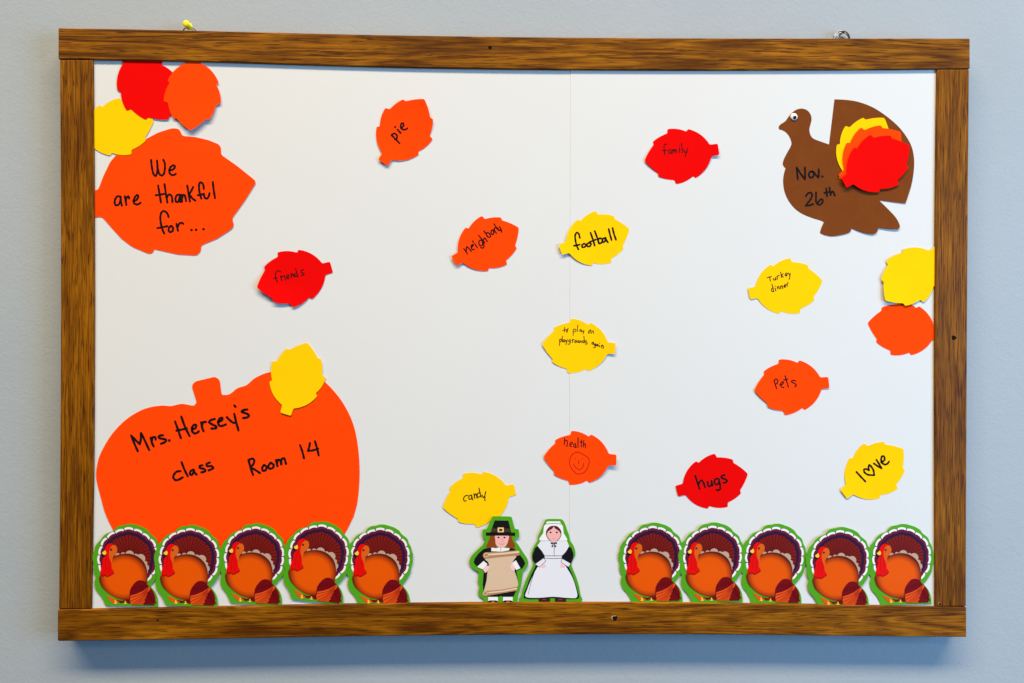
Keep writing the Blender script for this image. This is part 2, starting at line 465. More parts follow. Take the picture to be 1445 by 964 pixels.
FRAME_CLIP = (128.5, 80.5, 1323.5, 860)
def leaf_outline(tip, stem, wf=1.0):
    t, s = Vector(tip), Vector(stem); d = s-t; n = Vector((d.y, -d.x))*wf
    pts = [tuple(t+d*u+n*v) for u, v in LEAF]
    return clip(rnd(pts, 2.2), *FRAME_CLIP)

def lift_fn(center, rad, curls):
    def f(p):
        l = 0.0
        for ang, amt, start in curls:
            d = ((p[0]-center[0])*math.cos(math.radians(ang))+(p[1]-center[1])*math.sin(math.radians(ang)))/rad
            l += amt*0.001*(max(0.0, d-start)/(1-start))**2
        return l
    return f

def cutout(name, outline, mat, layer, label, cat, group=None, curls=(), grid=6, inks=(), rad=None):
    xs = [p[0] for p in outline]; ys = [p[1] for p in outline]
    c = ((min(xs)+max(xs))/2, (min(ys)+max(ys))/2)
    rad = rad or max(max(xs)-min(xs), max(ys)-min(ys))/2
    lf = lift_fn(c, rad, curls)
    def to_w(p, h):
        q = w(p[0], p[1], P_BOARD); q.y = P_BOARD-h-lf(p); return q
    org = w(c[0], c[1], P_BOARD)
    mb = MB(to_w); mb.sheet(outline, layer, grid=grid)
    o = mb.build(name, mat, org)
    tag(o, label, cat, group)
    for strokes, wd, imat in inks:
        ib = MB(to_w)
        for i, st in enumerate(strokes):
            pts = sp(st, n=5)
            if len(pts) == 2: pts = [(pts[0][0]+(pts[1][0]-pts[0][0])*k/6, pts[0][1]+(pts[1][1]-pts[0][1])*k/6) for k in range(7)]
            ib.ribbon(pts, wd if len(st) > 1 else wd*1.25, layer+0.00006+i*0.000006)
        ib.build('handwriting', imat, org, o)
    return o

W1 = crop(150, 215, 8.0353); P1 = crop(175, 565, 7.6053); P2 = crop(235, 610, 6.2826); N1 = crop(1110, 225, 12.85)
def S(cr, *strokes): return [cr(s) for s in strokes]

# big orange leaf
c1 = crop(120, 70, 3.2127)
big = c1([(25, 636), (60, 638), (84, 575), (115, 510), (150, 470), (170, 440), (200, 445), (270, 410), (330, 378), (395, 357), (428, 360), (441, 392),
          (500, 397), (560, 411), (607, 430), (617, 446), (616, 476), (690, 528), (770, 592), (775, 606), (722, 690), (667, 766), (676, 796), (668, 812),
          (600, 857), (527, 888), (526, 916), (506, 934), (420, 929), (314, 905), (310, 920), (292, 927), (215, 895), (165, 857), (120, 807), (77, 758), (25, 764)])
big = clip(rnd(big, 4.0), *FRAME_CLIP)
cutout('paper_leaf', big, ORANGE, 0.0006, 'large orange paper leaf with the words We are thankful for in black marker', 'paper leaf',
       curls=((25, 0.8, 0.45),), grid=12, inks=(
    (S(W1, [(510, 88), (518, 160), (533, 235), (558, 270), (577, 240), (583, 170), (577, 95)], [(580, 150), (595, 225), (615, 258), (640, 262), (660, 230), (668, 165), (662, 115), (648, 85)],
       [(720, 205), (750, 200), (775, 180), (778, 155), (758, 150), (730, 170), (717, 205), (722, 240), (745, 258), (770, 258), (790, 245)]), 3.1, INK),
    (S(W1, [(165, 505), (130, 500), (105, 530), (97, 570), (110, 600), (140, 595), (160, 560), (165, 505)], [(165, 505), (168, 560), (180, 605)],
       [(212, 500), (222, 550), (230, 598)], [(225, 545), (235, 510), (255, 502), (262, 525)],
       [(312, 555), (345, 540), (365, 505), (355, 485), (330, 505), (312, 550), (320, 580), (345, 592), (370, 588), (390, 572)]), 3.1, INK),
    (S(W1, [(590, 378), (605, 470), (622, 570)], [(562, 488), (610, 482), (670, 470)], [(662, 362), (678, 470), (695, 570)],
       [(690, 520), (700, 490), (725, 480), (745, 505), (752, 566)], [(828, 480), (800, 490), (787, 525), (792, 560), (815, 562), (832, 520), (835, 482)], [(835, 482), (835, 530), (842, 565)],
       [(855, 482), (862, 560)], [(860, 520), (875, 485), (895, 495), (907, 555)], [(920, 378), (935, 470), (950, 558)], [(987, 395), (965, 440), (942, 475)], [(945, 480), (975, 520), (1012, 548)],
       [(1108, 415), (1100, 365), (1075, 342), (1055, 360), (1055, 420), (1065, 480), (1080, 525)], [(1040, 488), (1065, 482), (1090, 476)],
       [(1108, 470), (1115, 510), (1140, 525), (1162, 505), (1172, 465)], [(1210, 338), (1220, 430), (1235, 520)]), 3.1, INK),
    (S(W1, [(708, 735), (695, 695), (660, 668), (630, 680), (615, 730), (620, 800), (640, 880), (660, 922)], [(582, 860), (640, 850), (695, 838)],
       [(735, 835), (712, 860), (712, 895), (735, 905), (758, 885), (755, 850), (735, 835)], [(798, 812), (808, 860), (815, 890)], [(810, 850), (830, 810), (855, 800), (875, 812)],
       [(968, 882)], [(1020, 880)], [(1105, 872)]), 3.1, INK)))

# pumpkin
pk = crop(120, 470, 3.2125)
top = pk([(508, 318), (484, 240), (499, 220), (590, 198), (611, 212), (620, 282)])
curve = pk([(620, 282), (655, 278), (692, 250), (733, 236), (775, 202), (843, 176), (950, 168), (1040, 192), (1095, 228), (1165, 310), (1215, 410), (1238, 520), (1245, 640), (1236, 760), (1218, 830)]) \
    + [(499, 729), (487.4, 752), (470, 778), (430, 800), (320, 810), (215, 800), (176, 775), (158.8, 746), (149, 725)] \
    + pk([(72, 745), (52, 660), (56, 600), (72, 545), (122, 460), (190, 390), (270, 344), (345, 329), (390, 331), (440, 321), (490, 329), (508, 318)])
pump = rnd(top[:-1], 3.5)[0:0] + rnd([curve[-2]]+top+[curve[1]], 3.5)[4:-4] + sp(curve, n=4)[2:-2]
cutout('paper_pumpkin', pump, ORANGE, 0.0006, 'large orange paper pumpkin with a class name and room number in black marker', 'paper pumpkin',
       curls=((-100, 0.5, 0.6),), grid=14, inks=(
    (S(P1, [(150, 545), (112, 460), (80, 378)], [(80, 378), (130, 430), (172, 470)], [(172, 470), (182, 420), (185, 350)], [(185, 350), (225, 430), (272, 532)],
       [(290, 400), (300, 450), (320, 492)], [(300, 440), (310, 400), (335, 395), (342, 420)], [(420, 375), (385, 378), (375, 400), (410, 412), (450, 420), (445, 445), (400, 465)], [(488, 430)]), 3.4, INK),
    (S(P1, [(550, 228), (580, 310), (612, 405)], [(617, 175), (655, 280), (705, 382)], [(565, 325), (620, 314), (675, 300)],
       [(740, 310), (770, 295), (775, 265), (750, 265), (730, 300), (738, 340), (770, 355), (805, 332)], [(830, 235), (840, 290), (855, 330)], [(840, 275), (850, 235), (880, 232)],
       [(975, 200), (935, 212), (915, 235), (945, 255), (990, 280), (985, 300), (940, 302)], [(1010, 235), (1050, 215), (1058, 190), (1035, 190), (1012, 225), (1020, 265), (1050, 275), (1095, 258)],
       [(1105, 180), (1140, 215), (1175, 240), (1203, 235)], [(1185, 145), (1205, 230), (1230, 322)], [(1187, 55), (1198, 70)],
       [(1325, 98), (1280, 105), (1265, 125), (1300, 135), (1340, 155), (1330, 180), (1280, 190)]), 3.4, INK),
    (S(P2, [(125, 345), (90, 350), (65, 380), (65, 410), (95, 425), (145, 400)], [(135, 265), (160, 330), (190, 390)], [(240, 330), (215, 345), (210, 372), (230, 375), (245, 345), (242, 332)], [(242, 332), (250, 355), (268, 375)],
       [(320, 292), (295, 300), (300, 318), (335, 325), (345, 345), (310, 355)], [(385, 268), (358, 280), (362, 300), (400, 300), (415, 318), (375, 338)]), 3.3, INK),
    (S(P2, [(728, 245), (745, 310), (768, 378)], [(728, 250), (750, 235), (775, 240), (775, 275), (745, 310)], [(750, 312), (790, 335), (830, 362)],
       [(865, 290), (850, 315), (855, 340), (880, 335), (888, 305), (865, 290)], [(925, 270), (905, 295), (910, 320), (940, 318), (952, 290), (925, 270)],
       [(972, 245), (985, 300)], [(980, 280), (990, 245), (1008, 250), (1018, 285)], [(1018, 280), (1022, 240), (1045, 232), (1060, 280)]), 3.3, INK),
    (S(P2, [(1185, 115), (1205, 170), (1220, 230)], [(1272, 95), (1266, 130), (1255, 165)], [(1255, 165), (1300, 160), (1345, 145)], [(1317, 80), (1335, 140), (1350, 205)]), 3.2, INK)))

# small leaves: name of word, crop, tip, stem, colour, layer, label, curls, handwriting
def leaf(cr, tip, stem, mat, layer, label, group=None, curls=(), inks=(), wf=1.0):
    t, s = cr([tip])[0], cr([stem])[0]
    return cutout('paper_leaf', leaf_outline(t, s, wf), mat, layer, label, 'paper leaf', group, curls, 5, [(S(cr, *st), wd, im) for st, wd, im in inks], rad=52)
G = 'thankful leaves scattered over the board'
cr = crop(510, 120, 7.4154)
leaf(cr, (662, 158), (226, 820), ORANGE, 0.0006, 'small orange paper leaf with the word pie in black marker', G, ((122, 2.2, 0.3), (-60, 4.0, 0.0)), [
    ([[(315, 525), (355, 565), (400, 612)], [(318, 525), (342, 508), (370, 525), (372, 558), (350, 570)], [(378, 468), (412, 505)], [(354, 441)],
      [(415, 455), (440, 430), (440, 405), (420, 405), (412, 440), (430, 465), (460, 468), (482, 455)]], 2.6, INK)])
cr = crop(350, 340, 8.7615)
leaf(cr, (122, 577), (1035, 325), RED, 0.0006, 'small red paper leaf with the word friends, its edge curling off the board', G, ((112, 3.6, 0.0), (165, 3.0, 0.2)), [
    ([[(405, 385), (380, 370), (350, 385), (340, 430), (350, 480), (368, 512)], [(318, 465), (365, 458)], [(405, 435), (420, 495)], [(412, 465), (420, 440), (440, 435)], [(450, 430), (465, 485)],
      [(478, 455), (505, 440), (500, 420), (483, 430), (480, 455), (495, 470), (512, 462)], [(530, 405), (540, 455)], [(538, 430), (555, 405), (570, 440)], [(590, 340), (605, 400), (620, 445)],
      [(605, 405), (582, 410), (580, 440), (612, 435)], [(685, 355), (658, 370), (660, 390), (690, 400), (690, 420), (660, 425)]], 1.5, INK)])
cr = crop(620, 290, 8.7615); n2 = crop(650, 310, 17.523)
o = leaf(cr, (982, 275), (178, 690), ORANGE, 0.0006, 'small orange paper leaf with the word neighborly written up its slope', G, ((155, 2.6, 0.2),), [])
def write_on(o, cr, strokes, wd, mat, layer, center, curls):
    lf = lift_fn(center, 52, curls)
    def to_w(p, h):
        q = w(p[0], p[1], P_BOARD); q.y = P_BOARD-h-lf(p); return q
    ib = MB(to_w)
    for i, st in enumerate(S(cr, *strokes)):
        pts = sp(st, n=5)
        if len(pts) == 2: pts = [(pts[0][0]+(pts[1][0]-pts[0][0])*k/6, pts[0][1]+(pts[1][1]-pts[0][1])*k/6) for k in range(7)]
        ib.ribbon(pts, wd if len(st) > 1 else wd*1.2, layer+0.00006+i*0.000006)
    ib.build('handwriting', mat, o.location.copy(), o)
def mid(cr, tip, stem):
    xs = [p[0] for p in leaf_outline(cr([tip])[0], cr([stem])[0])]; ys = [p[1] for p in leaf_outline(cr([tip])[0], cr([stem])[0])]
    return ((min(xs)+max(xs))/2, (min(ys)+max(ys))/2)
write_on(o, n2, [[(80, 720), (130, 790), (170, 850)], [(140, 790), (150, 675), (210, 720), (270, 790)], [(260, 690), (300, 660), (310, 620), (285, 620), (260, 670), (275, 725), (310, 745), (345, 735)],
    [(350, 600), (415, 700)], [(295, 525), (320, 565)], [(520, 510), (475, 515), (450, 570), (475, 640), (530, 640), (545, 570), (530, 515)], [(535, 540), (565, 600), (580, 660), (545, 705), (495, 690)],
    [(445, 390), (520, 480), (600, 580)], [(560, 520), (590, 455), (625, 490), (660, 545)], [(575, 280), (630, 360), (670, 430)], [(670, 430), (715, 435), (742, 410), (710, 345), (660, 320), (640, 350)],
    [(790, 255), (760, 275), (755, 340), (790, 370), (820, 340), (810, 280), (790, 255)], [(830, 230), (850, 290), (885, 340)], [(840, 270), (838, 220), (870, 195)], [(825, 105), (870, 180), (930, 260)],
    [(915, 205), (945, 265), (985, 265), (1010, 250)], [(960, 175), (990, 230), (1018, 310)]], 1.8, INK, 0.0006, mid(cr, (982, 275), (178, 690)), ((155, 2.6, 0.2),))
cr = crop(775, 280, 8.7615)
leaf(cr, (992, 380), (135, 637), YELLOW, 0.0006, 'small yellow paper leaf with the word football in bold black marker', G, ((150, 3.2, 0.15),), [
    ([[(378, 490), (365, 440), (340, 425), (320, 460), (325, 530), (340, 590), (360, 632)], [(305, 588), (340, 582), (375, 572)], [(430, 560), (405, 580), (410, 605), (440, 600), (455, 575), (430, 560)],
      [(490, 550), (465, 570), (475, 595), (505, 590), (515, 560), (490, 550)], [(510, 425), (540, 510), (562, 585)], [(500, 540), (575, 510)], [(562, 405), (590, 480), (615, 560)],
      [(615, 560), (650, 545), (655, 505), (620, 495), (600, 520)], [(690, 490), (660, 505), (660, 540), (690, 530), (695, 487)], [(695, 487), (708, 520), (725, 545)],
      [(735, 380), (750, 445), (770, 515)], [(783, 368), (800, 440), (825, 512)]], 2.6, INK)])
cr = crop(895, 165, 8.7615)
leaf(cr, (123, 545), (1036, 406), RED, 0.0006, 'small red paper leaf with the word family in thin pen', G, ((-5, 3.0, 0.3), (165, 1.8, 0.4)), [
    ([[(400, 345), (380, 335), (368, 365), (370, 420), (380, 472)], [(345, 420), (405, 412)], [(435, 405), (422, 430), (435, 455), (455, 435), (450, 405)], [(450, 405), (462, 455)],
      [(472, 405), (478, 450)], [(478, 425), (490, 405), (500, 440)], [(500, 420), (515, 405), (525, 445)], [(558, 385), (562, 445)], [(560, 355)], [(585, 325), (590, 390), (595, 448)],
      [(610, 400), (625, 440), (645, 430)], [(660, 390), (645, 440), (628, 495)]], 1.35, INK)])
cr = crop(1040, 350, 8.7615); td = crop(1075, 375, 21.42)
cv = ((170, 1.0, 0.2),)
o = leaf(cr, (1057, 405), (143, 568), YELLOW, 0.0006, 'small yellow paper leaf with the words Turkey dinner in thin pen', G, cv)
write_on(o, td, [[(155, 370), (210, 345), (285, 330)], [(235, 345), (245, 410), (255, 475)], [(340, 385), (365, 435), (405, 420), (410, 360)], [(410, 360), (425, 430)], [(455, 320), (465, 410)],
    [(460, 360), (480, 310), (525, 290)], [(565, 195), (580, 280), (585, 360)], [(640, 240), (590, 295)], [(590, 300), (650, 345)], [(705, 290), (755, 270), (765, 230), (730, 225), (700, 265), (715, 305), (755, 305)],
    [(800, 225), (825, 270), (850, 260)], [(855, 235), (840, 330), (825, 410)], [(300, 560), (330, 660), (355, 780)], [(335, 690), (295, 690), (290, 760), (340, 785)], [(395, 680), (420, 765)], [(400, 620)],
    [(465, 635), (470, 700)], [(470, 665), (490, 630), (515, 650), (525, 705)], [(560, 620), (570, 695)], [(565, 650), (595, 605), (620, 640), (630, 690)], [(665, 640), (710, 600), (700, 570), (670, 600), (675, 645), (720, 645)],
    [(745, 560), (765, 620)], [(755, 590), (770, 530), (790, 515)]], 1.3, INK_THIN, 0.0006, mid(cr, (1057, 405), (143, 568)), cv)
cr = crop(750, 435, 8.7615); pg = crop(785, 455, 20.643)
cv = ((5, 3.0, 0.3), (165, 1.6, 0.4))
o = leaf(cr, (131, 445), (1034, 498), YELLOW, 0.0006, 'small yellow paper leaf with the words to play on playgrounds again', G, cv)
write_on(o, pg, [[(238, 140), (238, 210), (235, 280)], [(185, 238), (280, 205)], [(320, 200), (290, 240), (295, 285), (325, 270), (330, 215), (345, 170)], [(490, 210), (488, 300), (492, 380)],
    [(490, 230), (530, 190), (570, 220), (550, 270), (505, 280)], [(630, 75), (612, 180), (610, 275)], [(710, 200), (680, 230), (690, 260), (720, 250), (715, 205)], [(715, 205), (735, 285)], [(755, 230), (775, 270), (800, 260)],
    [(805, 235), (795, 290), (775, 340)], [(1000, 215), (950, 250), (935, 310), (975, 300), (995, 250), (1000, 215)], [(1040, 250), (1020, 320)], [(1035, 270), (1065, 245), (1085, 270), (1085, 325)],
    [(95, 500), (95, 580), (92, 670)], [(95, 510), (135, 480), (150, 520), (130, 560), (95, 575)], [(175, 400), (175, 480), (180, 565)], [(235, 500), (200, 525), (205, 565), (245, 550), (245, 505)], [(245, 505), (255, 570)],
    [(275, 520), (295, 560), (315, 545)], [(320, 500), (300, 570), (275, 645)], [(400, 500), (360, 525), (370, 565), (405, 550), (410, 505)], [(410, 505), (405, 590), (370, 635), (335, 625)], [(465, 495), (470, 585)],
    [(470, 540), (490, 500), (510, 500)], [(560, 520), (535, 550), (545, 585), (575, 570), (560, 520)], [(600, 520), (605, 575), (640, 570), (650, 520)], [(650, 520), (660, 590)], [(690, 535), (690, 590)],
    [(690, 550), (720, 535), (730, 580)], [(800, 400), (815, 500), (815, 590)], [(810, 540), (770, 535), (765, 580), (800, 590)], [(885, 530), (850, 545), (850, 575), (895, 590), (890, 625), (845, 630)],
    [(1080, 570), (1040, 590), (1040, 630), (1075, 620), (1080, 570)], [(1080, 570), (1095, 640)], [(1140, 620), (1110, 640), (1115, 670), (1145, 660), (1145, 620)], [(1145, 620), (1145, 690), (1115, 735), (1085, 725)],
    [(1195, 630), (1170, 650), (1180, 680), (1210, 660), (1195, 630)], [(1195, 630), (1220, 690)], [(1245, 660), (1258, 710)], [(1265, 600)], [(1310, 670), (1310, 730)], [(1310, 690), (1340, 660), (1365, 690), (1355, 765)]],
    1.1, INK_THIN, 0.0006, mid(cr, (131, 445), (1034, 498)), cv)
cr = crop(1050, 495, 8.7615)
leaf(cr, (121, 488), (1043, 392), ORANGE, 0.0006, 'small orange paper leaf with the word Pets in black pen', G, ((150, 2.0, 0.2), (0, 1.2, 0.4)), [
    ([[(370, 370), (385, 425), (400, 470)], [(368, 375), (385, 350), (410, 360), (412, 395), (385, 415)], [(440, 420), (470, 415), (485, 390), (470, 385), (450, 410), (460, 445), (490, 455)],
      [(505, 310), (525, 380), (545, 450)], [(490, 362), (535, 350)], [(635, 375), (600, 365), (585, 385), (620, 405), (645, 425), (625, 448)]], 1.7, INK)])
cr = crop(750, 595, 8.7615); he = crop(790, 610, 14.83)
cv = ((5, 5.0, 0.1), (165, 1.4, 0.4))
o = leaf(cr, (147, 435), (1044, 470), ORANGE, 0.0006, 'small orange paper leaf with the word health above a drawn smiling face', G, cv)
write_on(o, he, [[(100, 125), (95, 190), (90, 265)], [(95, 200), (130, 165), (155, 190), (155, 255), (140, 300)], [(215, 265), (255, 240), (260, 210), (230, 210), (210, 250), (215, 290), (245, 300)],
    [(325, 235), (290, 255), (295, 305), (325, 310), (330, 240)], [(330, 240), (340, 320)], [(380, 110), (380, 320)], [(450, 160), (450, 240), (445, 305)], [(420, 205), (470, 203)],
    [(500, 170), (495, 250), (490, 310)], [(495, 260), (525, 240), (535, 270), (530, 325)]], 1.5, plain('dark_red_ink', (0.09, 0.004, 0.006, 1), 0.7, 0.06), 0.0006, mid(cr, (147, 435), (1044, 470)), cv)
write_on(o, he, [[(370, 415), (300, 435), (235, 500), (205, 580), (205, 670), (240, 750), (300, 825), (355, 870), (420, 870), (500, 845), (560, 780), (600, 690), (615, 600), (590, 535), (520, 485), (440, 440), (370, 415)],
    [(285, 665), (320, 720), (370, 765), (425, 775), (475, 735), (500, 650)], [(395, 590), (395, 660)], [(330, 555)], [(468, 552)]], 1.15, INK_RED, 0.0006, mid(cr, (147, 435), (1044, 470)), cv)
cr = crop(610, 650, 8.7615)
leaf(cr, (131, 580), (1025, 355), YELLOW, 0.0006, 'small yellow paper leaf with the word candy, tucked behind the pilgrim man', G, ((160, 0.8, 0.2),), [
    ([[(440, 430), (410, 435), (388, 465), (395, 498), (420, 495)], [(480, 425), (455, 440), (455, 475), (485, 470), (485, 425)], [(485, 425), (500, 485)], [(515, 410), (525, 465)], [(520, 435), (540, 410), (555, 465)],
      [(578, 340), (590, 400), (605, 450)], [(595, 400), (560, 405), (560, 450), (600, 440)], [(615, 425), (630, 455), (650, 440)], [(660, 385), (650, 440), (652, 495)]], 1.5, INK)])
cr = crop(940, 625, 8.7615)
leaf(cr, (1010, 382), (127, 596), RED, 0.0006, 'small red paper leaf with the word hugs in bold black marker', G, ((170, 0.7, 0.2),), [
    ([[(358, 405), (385, 490), (412, 568)], [(400, 510), (425, 465), (455, 480), (480, 550)], [(512, 480), (520, 530), (545, 535), (562, 500), (560, 468)], [(560, 468), (565, 500), (575, 525)],
      [(635, 440), (605, 450), (595, 490), (620, 515), (650, 490), (650, 447)], [(650, 447), (665, 520), (665, 570), (640, 585), (622, 578)],
      [(722, 398), (690, 405), (682, 430), (720, 445), (750, 465), (735, 490), (705, 490)]], 2.7, INK)])
cr = crop(1170, 610, 8.7615)
leaf(cr, (918, 208), (170, 765), YELLOW, 0.0006, 'small yellow paper leaf with the word love, a heart for its o', G, ((140, 1.6, 0.3), (-110, 1.6, 0.3)), [
    ([[(335, 490), (390, 550), (445, 608)], [(490, 470), (460, 455), (430, 460), (435, 495), (480, 525), (555, 530)], [(555, 530), (545, 470), (515, 420), (492, 405), (485, 435), (490, 470)],
      [(550, 385), (600, 420), (645, 445)], [(645, 445), (620, 400), (582, 340)], [(640, 370), (680, 345), (680, 305), (655, 295), (640, 330), (650, 375), (685, 398), (715, 390), (738, 362)]], 2.7, INK)])
# blank leaves
GB = 'blank paper leaves'
c5 = crop(1210, 335, 5.3556)
leaf(c5, (75, 648), (631, 738), ORANGE, 0.0006, 'blank orange paper leaf tucked under the right stile, below a yellow one', GB, ((0, 0.7, 0.06),))
leaf(c5, (199, 479), (614, 96), YELLOW, 0.0018, 'blank yellow paper leaf tucked under the right stile, above an orange one', GB, ((140, 3.0, 0.0),))
leaf(crop(360, 470, 7.416), (548, 101), (322, 850), YELLOW, 0.0014, 'blank yellow paper leaf stuck on the shoulder of the pumpkin', GB, ((105, 0.7, 0.3),))
leaf(c1, (313, 322), (-30, 392), YELLOW, 0.0010, 'blank yellow paper leaf on the corner of the large orange leaf', GB, ((60, 0.5, 0.3),))
leaf(c1, (379, 319), (180, 13), RED, 0.0013, 'blank red paper leaf tucked under the top rail between yellow and orange leaves', GB, ((70, 0.5, 0.4),))
leaf(c1, (483, 371), (497, 24), ORANGE, 0.0017, 'blank orange paper leaf hanging point down from the top rail', GB, ((75, 3.4, 0.05),))

# brown paper turkey with googly eye
tk = crop(1080, 130, 4.5909)
A = tk([(85, 230), (95, 212), (128, 190), (150, 160), (185, 124), (215, 110), (242, 108), (272, 120), (294, 150), (298, 182), (290, 215), (284, 245), (292, 280), (312, 303), (355, 320), (412, 340)])
B = tk([(447, 48), (520, 51), (600, 64), (690, 97), (770, 147), (850, 213), (906, 280), (945, 350), (962, 430), (959, 520), (941, 615), (905, 722)])
D = tk([(905, 722), (820, 713), (735, 702)])
Ee = tk([(735, 702), (790, 757), (840, 812), (865, 862), (860, 886), (835, 891), (785, 888), (730, 880)])
Ff = tk([(730, 880), (717, 910), (690, 922), (650, 916), (600, 901), (555, 882)])
Gg = tk([(555, 882), (545, 908), (490, 926), (430, 934), (380, 926), (353, 912)])
Hh = tk([(353, 912), (362, 880), (378, 845)])
Ii = tk([(378, 845), (365, 835), (300, 815), (240, 790), (190, 755), (150, 705), (125, 650), (115, 590), (118, 540), (130, 495)])
Jj = tk([(130, 495), (113, 472), (118, 440), (140, 395), (165, 350), (168, 325), (155, 290), (133, 262), (108, 247), (90, 242), (85, 230)])
brown = []
for seg in (A, B, D, Ee, Ff, Gg, Hh, Ii, Jj): brown += (sp(seg, n=3)[:-1] if len(seg) > 2 else seg[:-1])
brown.insert(brown.index(B[0]) if B[0] in brown else len(sp(A, n=3))-1, A[-1])
bt = cutout('paper_turkey', brown, BROWN, 0.0006, 'brown paper turkey with a googly eye and Nov. 26th in black marker', 'paper turkey',
            curls=((60, 1.2, 0.3),), grid=8, inks=(
    (S(N1, [(178, 150), (190, 260), (200, 365)], [(178, 150), (250, 260), (328, 365)], [(328, 365), (332, 250), (328, 150)], [(460, 220), (415, 235), (400, 290), (430, 335), (475, 315), (490, 260), (460, 220)],
       [(485, 225), (530, 290), (575, 330)], [(575, 330), (580, 250), (578, 185)], [(645, 312)]), 2.8, INK),
    (S(N1, [(348, 668), (380, 620), (430, 605), (460, 640), (440, 710), (390, 780), (345, 840)], [(345, 840), (400, 838), (480, 812)], [(530, 600), (530, 680), (530, 760), (560, 815), (610, 820), (650, 775), (645, 730), (610, 730), (570, 780)],
       [(715, 530), (722, 600), (730, 670)], [(680, 610), (720, 605), (760, 595)], [(775, 515), (785, 590), (795, 650)], [(795, 630), (820, 590), (845, 595), (870, 660)]), 2.7, INK)))
def dome(name, c2, rx, base_h, height, mat, parent, spec_off=(0, 0)):
    v = []; f = []; n = 24; org = parent.location
    rings = [(1.0, 0.0), (0.99, 0.35), (0.93, 0.62), (0.78, 0.84), (0.5, 0.96), (0.2, 1.0)]
    for rr, hh in rings:
        for k in range(n):
            a = 2*math.pi*k/n; p = w(c2[0]+rx*rr*math.cos(a), c2[1]-rx*rr*math.sin(a), P_BOARD); p.y = P_BOARD-base_h-height*hh
            v.append(tuple(p-org))
    for i in range(len(rings)-1):
        for k in range(n): f.append((i*n+k, i*n+(k+1) % n, i*n+n+(k+1) % n, i*n+n+k))
    f.append([(len(rings)-1)*n+k for k in range(n)])
    return mesh_obj(name, v, f, mat, parent, None, [True]*len(f))
eye = dome('googly_eye', (1119.9, 165.2), 5.1, 0.0006, 0.0022, plain('eye_white_plastic', (0.82, 0.82, 0.82, 1), 0.12, 0.5), bt)
pu = dome('pupil', (1120.5, 166.6), 2.6, 0.0026, 0.0004, plain('pupil_black', (0.006, 0.007, 0.012, 1), 0.1, 0.5), bt)
pu.parent = eye
GT = 'tail leaves stacked on the brown turkey'
leaf(tk, (767, 168), (502, 576), YELLOW, 0.0014, 'blank yellow paper leaf lowest of three on the brown turkey tail', GT)
leaf(tk, (873, 262), (490, 566), ORANGE, 0.0022, 'blank orange paper leaf in the middle of three on the brown turkey tail', GT)
leaf(tk, (928, 350), (497, 592), RED, 0.0030, 'blank red paper leaf on top of three on the brown turkey tail', GT, ((150, 2.0, 0.2),))

# ------------------------------------------------------------------ printed card figures
def gloss(name, rgb): return paper(name, lin(*rgb), rough=0.5, spec=0.10, fibre=0.03, bump=0.01)
GREEN = gloss('print_green', (78, 160, 28)); PW = gloss('print_white', (238, 236, 240)); PB = gloss('print_black', (22, 20, 24))
BRICK = gloss('print_brick', (118, 25, 20)); BRICKD = gloss('print_brick_line', (74, 12, 16)); NAVY = gloss('print_navy', (44, 20, 58)); PLUM = gloss('print_plum', (104, 24, 48))
TAN = gloss('print_tan', (186, 158, 140)); REDP = gloss('print_red', (226, 8, 6)); REDD = gloss('print_dark_red', (150, 6, 10)); HEADO = gloss('print_head', (214, 94, 22))
YEL = gloss('print_yellow', (244, 200, 60)); MAROON = gloss('print_maroon', (112, 8, 18)); FEA = gloss('print_feather', (226, 84, 22)); FEAD = gloss('print_feather_dark', (176, 46, 14)); MARD = gloss('print_maroon_line', (70, 4, 14))

def body_mat():
    """printed ball shading of the bird's breast: orange in the middle, brown towards the rim"""
    m, nt, b = new_mat('print_breast'); L = nt.links.new
    tc = node(nt, 'ShaderNodeTexCoord'); mp = node(nt, 'ShaderNodeMapping', vector_type='POINT')
    k = K/6.881
    cx, cz = (972-995)*k, -(612-872)*k
    sub = node(nt, 'ShaderNodeVectorMath', operation='SUBTRACT'); sub.inputs[1].default_value = (cx, 0, cz)
    L(tc.outputs['Object'], sub.inputs[0])
    ml = node(nt, 'ShaderNodeVectorMath', operation='MULTIPLY'); ml.inputs[1].default_value = (1/(228*k), 0, 1/(220*k)); L(sub.outputs[0], ml.inputs[0])
    ln = node(nt, 'ShaderNodeVectorMath', operation='LENGTH'); L(ml.outputs[0], ln.inputs[0])
    cr = node(nt, 'ShaderNodeValToRGB'); e = cr.color_ramp.elements
    e[0].position = 0.0; e[0].color = lin(226, 86, 0); e[1].position = 1.0; e[1].color = lin(96, 26, 12)
    q = e.new(0.72); q.color = lin(224, 84, 2); q = e.new(0.88); q.color = lin(176, 62, 8)
    L(ln.outputs['Value'], cr.inputs[0]); L(cr.outputs[0], b.inputs['Base Color'])
    b.inputs['Roughness'].default_value = 0.5; b.inputs['Specular IOR Level'].default_value = 0.10
    return m
BREAST = body_mat()

KT = K/6.881
def t2w(p, h): return Vector(((p[0]-995)*KT, -h, -(p[1]-872)*KT))
O0 = Vector((0, 0, 0))
def ell(cx, cy, rx, ry, n=20): return [(cx+rx*math.cos(2*math.pi*k/n), cy+ry*math.sin(2*math.pi*k/n)) for k in range(n)]

